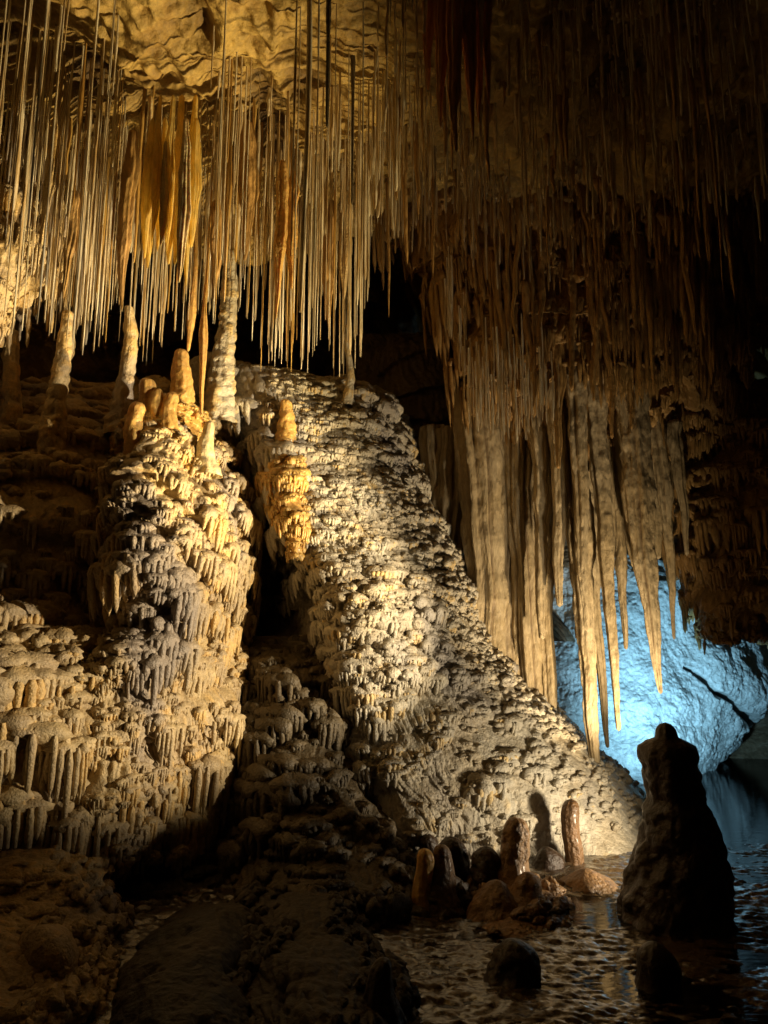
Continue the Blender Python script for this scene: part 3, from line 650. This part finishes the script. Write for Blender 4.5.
# golden cluster, left of centre
for i, (px, py1, py0, Y, r, m, lab) in enumerate([
 (278, 320, 160, 5.0, 6, 'gold', 'orange stalactite hanging above the mound top'), (291, 290, 170, 5.1, 6, 'gold', 'orange stalactite right beside the one above the mound top'),
 (122, 310, 130, 5.0, 7, 'stal_o', 'brown stalactite left of the golden cluster'), (66, 300, 190, 4.9, 6, 'stal_o', 'brown stalactite above the left lumpy column'),
 (44, 250, 110, 4.8, 5, 'left', 'pale knobbly stalactite near the left wall'), (243, 260, 120, 5.3, 8, 'stal_o', 'brown stalactite in the crowd right of the golden cluster'),
 (330, 330, 200, 5.8, 6, 'stal_o', 'brown stalactite left of the black opening'), (212, 300, 200, 5.3, 6, 'stal_o', 'brown stalactite over the pale rough column'),
 (345, 300, 190, 6.0, 6, 'left', 'pale rough stalactite above the back column')]):
    big_stal('stalactite', px, py1, py0, Y, r, M[m], lab, 'thick stalactites among the ceiling straws', .22, 4, 1.15, 0, 560 + i, .01, tipr=.1, prof=([0, .15, .55, .8, 1], [.5, .9, 1, .5, .12]))

gr = np.random.default_rng(808)
GL = ['golden translucent stalactite in the glowing bunch left of centre']
for k in range(15):
    px = 142 + 3.6 * k + gr.uniform(-2, 2); tipy = np.interp(px, [137, 152, 165, 176, 188, 200], [235, 285, 262, 302, 292, 225]) - abs(gr.normal()) * 14
    big_stal('stalactite', px, tipy, 95 + 23 * (k % 3), 4.7 + gr.uniform(-.25, .25), gr.uniform(4, 7.5), M['glow' if k % 5 else 'cream'], GL[0], 'golden stalactites of the glowing bunch', .28, 4, 1.2, 0, 630 + k, .006, tipr=.1,
             prof=([0, .3, .55, .8, 1], [.35, .75, 1, .55, .12]))

# ================================================================== STALAGMITES AND COLUMNS
def stalagmite(name, px, pyb, pyt, Y, prof, mat, label, cat='stalagmite', group=None, bump=.18, ring=.0, bs=.07, seg=64, flute=.05, wob=.012, seed=1, ell=1., base=None, parts=None, sink=.05):
    """prof: list of (height fraction, radius in px) from the foot upwards"""
    b = P(px, pyb, Y) if base is None else np.array(base, float)
    t_ = P(px, pyt, b[1]); H = t_[2] - b[2]
    n = max(36, int(H / .012)); n = min(n, 260)
    t = lin(1, 0, n); ph = [a for a, _ in prof]; pr = [c for _, c in prof]
    R = np.interp(t, ph, pr) * mpp(b[1])
    # rounded crown
    rt = pr[-1] * mpp(b[1]); dz = (1 - t) * H
    R = R * np.sqrt(np.clip(1 - np.clip(1 - dz / max(rt, 1e-3), 0, 1) ** 2, 0, 1))
    pa = np.zeros((n, 3)); pa[:, 2] = t * (H + sink) - sink
    rg = np.random.default_rng(seed)
    a_ = rg.uniform(0, 6); pa[:, 0] = wob * np.sin(t * 6 + a_); pa[:, 1] = wob * np.cos(t * 5 + a_)
    g = Geo(); tube(g, pa, R, seg, seed, bump, bs, flute, 4, ell, .65, ring)
    o = make(name, g, mat, (0, 0, 0)); o.location = [float(x) for x in b]
    return tag(o, label, cat, group)
# the big silhouetted one
gb = ground(681, 918)
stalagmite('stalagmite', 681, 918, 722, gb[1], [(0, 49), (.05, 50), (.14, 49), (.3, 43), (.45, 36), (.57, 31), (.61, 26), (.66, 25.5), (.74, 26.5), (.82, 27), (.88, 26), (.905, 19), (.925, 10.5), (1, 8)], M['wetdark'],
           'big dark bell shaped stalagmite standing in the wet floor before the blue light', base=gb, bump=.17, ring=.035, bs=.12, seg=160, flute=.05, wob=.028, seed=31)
def gst(px, pyb, pyt, prof, mat, label, at_Y=None, **k):
    b = ground(px, pyb) if at_Y is None else P(px, pyb, at_Y)
    r0 = prof[0][1]; prof = [(-.05, r0 * 1.5), (.03, r0 * 1.25), (.10, np.interp(.1, [a for a, _ in prof], [c for _, c in prof]) * 1.04)] + [e for e in prof if e[0] > .1]
    k.setdefault('ring', .07 if prof[-1][1] > 9 else .02); k['bump'] = max(.20 if prof[-1][1] > 9 else .08, k.get('bump', 0))
    return stalagmite('stalagmite', px, pyb, pyt, b[1], prof, M[mat], label, base=b, **k)
gst(573, 862, 799, [(0, 11), (.1, 9), (.5, 8.5), (.8, 9), (1, 7)], 'wetbrown', 'slender round topped stalagmite standing alone at the mound foot', seed=32)
gst(516, 898, 817, [(0, 24), (.25, 18), (.5, 13), (.8, 13), (1, 10)], 'wetorange', 'orange thumb shaped stalagmite rising from the knobbly base', seed=33, at_Y=5.15)
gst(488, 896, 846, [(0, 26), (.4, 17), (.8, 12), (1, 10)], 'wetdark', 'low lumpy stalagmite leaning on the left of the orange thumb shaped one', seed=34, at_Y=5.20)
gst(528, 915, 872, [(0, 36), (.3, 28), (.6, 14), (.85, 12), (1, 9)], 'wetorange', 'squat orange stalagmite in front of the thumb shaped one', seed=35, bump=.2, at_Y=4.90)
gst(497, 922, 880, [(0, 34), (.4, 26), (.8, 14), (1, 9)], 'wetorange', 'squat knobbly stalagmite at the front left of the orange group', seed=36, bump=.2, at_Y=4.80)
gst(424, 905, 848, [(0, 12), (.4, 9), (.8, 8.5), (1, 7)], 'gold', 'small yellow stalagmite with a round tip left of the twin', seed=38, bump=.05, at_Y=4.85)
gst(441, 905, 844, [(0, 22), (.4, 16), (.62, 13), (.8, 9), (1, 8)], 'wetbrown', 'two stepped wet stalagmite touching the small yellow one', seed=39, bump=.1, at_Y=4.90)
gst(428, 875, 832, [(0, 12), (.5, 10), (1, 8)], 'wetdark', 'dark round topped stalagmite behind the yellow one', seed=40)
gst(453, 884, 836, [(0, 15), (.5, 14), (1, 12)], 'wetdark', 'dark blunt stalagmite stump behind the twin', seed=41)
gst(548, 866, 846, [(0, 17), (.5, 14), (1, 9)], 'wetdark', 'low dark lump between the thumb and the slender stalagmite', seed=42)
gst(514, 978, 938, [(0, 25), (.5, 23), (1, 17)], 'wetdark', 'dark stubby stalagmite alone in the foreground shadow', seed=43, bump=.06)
gst(382, 1030, 958, [(0, 26), (.4, 18), (.75, 11), (1, 9)], 'wetdark', 'dark pointed stalagmite cut by the bottom edge', seed=44)
gst(588, 884, 868, [(0, 44), (.5, 36), (1, 22)], 'wetorange', 'low flat rock shelf around the slender stalagmite', seed=72, bump=.2, bs=.12, sink=.1)
b = ground(658, 985)
stalagmite('rounded_stone', 658, 985, 941, b[1], [(0, 18), (.15, 21), (.5, 20), (.8, 17), (1, 14)], M['wetdark'], 'small dark rounded stone lying in the wet foreground', 'stone', base=b, seed=46, bump=.05)

lobe('rimstone_base', [(880, 492, 528, 5.25, 5.4), (888, 474, 552, 5.05, 5.35), (908, 460, 572, 4.75, 5.2), (930, 452, 580, 4.5, 5.1), (950, 450, 580, 4.4, 5.0)],
     200, 130, flow_disp(.035, .025, .012, .16, .18, 310, .05, a0=.02), M['wetorange'], 'broad knobbly orange base under the group of orange stalagmites', 'dripstone', 30, (.012, .02), (.03, .07), seed=21, cl=dict(gap=.12, size=(.03, .06), goldp=0, fl=.8))
lobe('dripstone_stump', [(884, 430, 448, 5.0, 5.1), (892, 420, 457, 4.9, 5.05), (925, 414, 462, 4.7, 4.95), (965, 406, 468, 4.4, 4.8), (985, 400, 472, 4.3, 4.7)],
     140, 160, flow_disp(.03, .02, .01, .14, .2, 320, .04, a0=.02), M['wetdark'], 'dark dripstone stump carrying the yellow and the two stepped stalagmites', 'dripstone', 20, (.012, .02), (.05, .12), seed=22, cl=dict(gap=.10, size=(.03, .055), goldp=0, fl=2))

# golden and cream stalagmites on the cascade
def cst(px, pyb, pyt, Y, prof, mat, label, name='stalagmite', **k): return stalagmite(name, px, pyb, pyt, Y, prof, M[mat], label, **k)
cst(180, 410, 349, 6.05, [(0, 14), (.3, 12), (.7, 9.5), (1, 6)], 'gold', 'tallest golden stalagmite standing on the cascade under a yellow straw', seed=51, ring=.05)
cst(144, 436, 378, 5.62, [(0, 11), (.5, 9.5), (1, 8.5)], 'gold', 'golden knob at the upper left of the stalagmite cluster', seed=52)
cst(156, 430, 388, 5.6, [(0, 9), (.5, 8), (1, 7)], 'gold', 'small golden knob between the taller ones', seed=53)
cst(133, 458, 401, 5.45, [(0, 11), (.5, 9), (1, 8)], 'gold', 'golden knob at the lower left of the stalagmite cluster', seed=54)
cst(169, 425, 391, 5.6, [(0, 10), (.5, 9), (1, 7)], 'gold', 'low golden knob right in front of the tallest golden stalagmite', seed=60)
cst(206, 470, 420, 5.75, [(0, 15), (.3, 10), (.6, 7.5), (.85, 5.5), (1, 4.5)], 'cream', 'pale cream cone stalagmite at the right shoulder of the cascade', seed=58, ring=.07)
cst(284, 478, 399, 6.58, [(0, 14), (.25, 12), (.6, 9), (1, 5)], 'gold', 'stepped golden stalagmite leaning on the mound spine', seed=59, ring=.16, bump=.28)
# lumpy columns on the left
def lcol(px, pyb, pyt, Y, r, mat, label, seed, prof=None, bump=.3):
    pr = prof or [(0, r * 1.5), (.2, r * 1.2), (.4, r), (.6, r * .8), (.8, r * .75), (1, r * .5)]
    return stalagmite('dripstone_column', px, pyb, pyt, Y, pr, M[mat], label, 'column', seed=seed, bump=bump, ring=.12, bs=.09, wob=.02)
lcol(52, 480, 310, 5.6, 11, 'left', 'leftmost lumpy column standing in the shadow under the straws', 61)
lcol(122, 430, 306, 5.8, 9, 'left', 'lumpy column left of the golden stalagmites', 62)
lcol(222, 420, 250, 6.6, 11, 'mound', 'pale rough column rising from the left end of the mound top', 63)
lcol(348, 400, 325, 6.9, 4, 'mound', 'slim pale column standing on the back of the mound top', 64)
lcol(4, 470, 330, 5.7, 10, 'left', 'dim column at the left frame edge', 66)
big_stal('stalactite', 203, 415, 190, 5.9, 3.5, M['gold'], 'thin yellow stalactite reaching down beside the tallest golden stalagmite', None, .1, 3, 1, 0, 601, .01, prof=([0, .5, .65, .8, 1], [.6, .6, 1.2, .9, .4]))
big_stal('stalactite', 189, 352, 200, 6.05, 3.5, M['gold'], 'yellow stalactite almost touching the tallest golden stalagmite', None, .1, 3, 1, 0, 602, .01, prof=([0, .5, .75, .9, 1], [.6, .6, 1.3, .9, .4]))
lobe('golden_flowstone', [(446, 276, 294, 6.62, 6.75), (462, 268, 303, 6.4, 6.7), (492, 268, 306, 6.28, 6.6), (518, 280, 305, 6.2, 6.5), (540, 290, 302, 6.18, 6.4), (554, 294, 299, 6.22, 6.32)],
     90, 180, flow_disp(.03, .02, .012, .12, .16, 330, .03, a0=.02), M['gold'], 'golden dripping flowstone tongue on the mound spine, tapering to a pointed drip', 'flowstone', 40, (.010, .018), (.05, .11), seed=23, cl=dict(gap=.09, size=(.03, .055), goldp=.3, fl=1.2, even=.6))

# ================================================================== SODA STRAWS
protos = []
for k in range(10):
    r_ = np.random.default_rng(700 + k); n = 22; t = lin(0, 1, n)
    rr = np.interp(t, lin(0, 1, 9), 1 + .16 * r_.standard_normal(9)) * (1.15 - .35 * t); rr[-1] = .35; kk = r_.uniform(.3, .8); bend = r_.uniform(-2.2, 2.2) if k % 3 == 1 else 0.
    if k % 4 == 3: rr *= 1 + 1.0 * np.exp(-((t - r_.uniform(.2, .7)) / .15) ** 2)
    pa = np.zeros((n, 3)); pa[:, 2] = -t
    pa[:, 0] = r_.uniform(0, .9) * np.sin(t * r_.uniform(3, 7)) + bend * np.clip(t - kk, 0, 1) * 2; pa[:, 1] = r_.uniform(0, .9) * np.sin(t * r_.uniform(3, 7))
    g = Geo(); tube(g, pa, rr, 8, k, 0, tone=.9)
    me = {}
    for mk in ('straw', 'straw_gold'):
        o = make('soda_straw', g, M[mk], (0, 0, 0)); me[mk] = o.data; bpy.data.objects.remove(o)
    protos.append((me, g.v[0], g.f[0]))
YM = ([-20, 0, 40, 80, 120, 150, 175, 200, 240, 262, 300, 340, 362, 372, 395, 420, 440, 470],
      [330, 345, 330, 360, 345, 372, 345, 330, 315, 375, 375, 385, 370, 270, 235, 225, 250, 340])
rg = np.random.default_rng(77); cand = []
cl = [(rg.uniform(-10, 460), rg.uniform(4.2, 6.9)) for _ in range(110)]
while len(cand) < 1000:
    if rg.random() < .6:
        c = cl[rg.integers(len(cl))]; px = c[0] + rg.normal() * 14; Y = c[1] + rg.normal() * .25
    else: px = rg.uniform(-15, 465); Y = rg.uniform(4.0, 7.1)
    if px < -15 or px > 462: continue
    if px > 372 and rg.random() < .3: continue
    if px > 436: continue
    if 115 < px < 210 and Y < 5.1: continue
    if 200 < px < 372 and Y < 5.2 and rg.random() < .7: continue
    ym = np.interp(px, *YM); py = ym - (abs(rg.normal()) * 60 if rg.random() < .5 else rg.uniform(0, 230))
    if rg.random() < .18: py = rg.uniform(40, ym)
    w = P(px, py, Y); zt = float(zc(w[0], w[1])) + .03; L = zt - w[2]
    if L < .18 or L > 2.6: continue
    if px > 372 and py > 232: continue
    if px > 372 and L > (1.0 if px < 400 else .7): continue
    if Y < 4.9 and L > 1.0 and rg.random() < .5: continue
    if L > 1.1 and rg.random() < .6: continue
    if abs(px - 400) < 30 and py > 240: continue
    r = rg.uniform(.0035, .0068) * (rg.uniform(1.4, 3.2) if rg.random() < .13 else rg.uniform(.75, 1.15))
    cand.append((L * r / Y, px, py, Y, w[0], zt, L, r))
# second field: fringe under the hanging mass
for _ in range(110):
    px = rg.uniform(445, 560); py = np.interp(px, [445, 470, 520, 560], [330, 430, 450, 420]) - abs(rg.normal()) * 30
    Y = rg.uniform(6.3, 6.8); w = P(px, py, Y); L = rg.uniform(.3, .8)
    cand.append((L * .006 / Y, px, py, Y, w[0], w[2] + L, L, rg.uniform(.004, .008)))
cand.sort(reverse=True)
def zone(px, py):
    if px > 462: return 'thin tan straw stalactite in the fringe under the hanging rock mass', 'straws under the hanging rock mass'
    if px < 100: return 'thin pale straw stalactite in the crowd above the left lumpy columns', 'straws above the left lumpy columns'
    if px < 210: return 'thin pale straw stalactite in the crowd around the golden cluster', 'straws around the golden cluster'
    if px < 370: return 'thin pale straw stalactite in the crowd above the mound top', 'straws above the mound top'
    return 'thin short straw stalactite at the edge of the black opening', 'straws at the edge of the black opening'
for i, (_, px, py, Y, x, zt, L, r) in enumerate(cand[:295]):
    gold = rg.random() < (.3 if 130 < px < 300 else .12)
    o = bpy.data.objects.new('soda_straw', protos[i % 10][0]['straw_gold' if gold else 'straw']); C.objects.link(o)
    o.location = (float(x), float(Y), float(zt)); o.scale = (r, r, L); o.rotation_euler = (0, 0, rg.uniform(0, 6.28))
    lab, grp = zone(px, py); tag(o, lab, 'straw stalactite', grp)
g = Geo()
for _ in range(1250):                      # fine straws and stubs over the dim right side of the ceiling
    x = rg.uniform(.05, 4.2); Y = rg.uniform(3.6, 6.6); k = rg.random()
    cand.append((0, 0, 0, Y, x, float(zc(x, Y)) + .03, .08 + .75 * k * k, rg.uniform(.004, .013)))
for i, (_, px, py, Y, x, zt, L, r) in enumerate(cand[295:]):
    v = protos[i % 10][1] * np.array([r, r, L]) + np.array([x, Y, zt]); g.add(v, protos[i % 10][2], .9)
tag(make('soda_straws', g, M['straw'], (0, 5.5, 5.8)), 'mass of fine short straws filling the ceiling between the longer ones', 'straw stalactites', None, 'stuff')

# ================================================================== LIGHT
w = bpy.data.worlds.new("World"); bpy.context.scene.world = w; w.use_nodes = True
bg = w.node_tree.nodes['Background']; bg.inputs[0].default_value = (.9, .75, .5, 1); bg.inputs[1].default_value = .002
def spot(name, loc, target, power, col, size, blend=1., radius=.05):
    l = bpy.data.lights.new(name, 'SPOT'); l.energy = power; l.color = col; l.spot_size = rad(size); l.spot_blend = blend; l.shadow_soft_size = radius
    o = bpy.data.objects.new(name, l); C.objects.link(o); o.location = loc
    from mathutils import Vector
    o.rotation_euler = (Vector(target) - Vector(loc)).to_track_quat('-Z', 'Y').to_euler(); return o
spot('unseen_cave_spot', (3.65, 4.45, 1.85), (-1.5, 5.4, 2.55), 1650, (1, .82, .55), 48, .45)  # added fill from out of frame right, for the left cascade
spot('unseen_cave_spot', (2.35, 5.1, .3), (.3, 6.4, 1.2), 190, (1, .84, .60), 128, .9, .12)
spot('unseen_cave_spot', (2.45, 5.0, .35), (-1.6, 5.2, 4.4), 2600, (1, .76, .36), 48, .8)  # unseen extra spot, added to brighten the straws
spot('unseen_cave_spot', (2.3, 5.9, .3), (1.6, 7.2, 2.2), 400, (1, .78, .48), 78)  # unseen extra spot, added for the big stalactites
spot('unseen_cave_spot', (-1.75, 6.7, 2.5), (-1.0, 4.9, 6), 950, (1, .68, .20), 76)
spot('blue_floodlight', (2.85, 7.3, .2), (3.6, 9.3, 1.4), 430, (.34, .72, 1), 98)

sc = bpy.context.scene
sc.view_settings.view_transform = 'Standard'; sc.view_settings.look = 'None'; sc.view_settings.exposure = 0
sc.render.engine = 'CYCLES'
sc.cycles.max_bounces = 6; sc.cycles.diffuse_bounces = 3; sc.cycles.use_denoising = True
sc.cycles.sample_clamp_indirect = 4
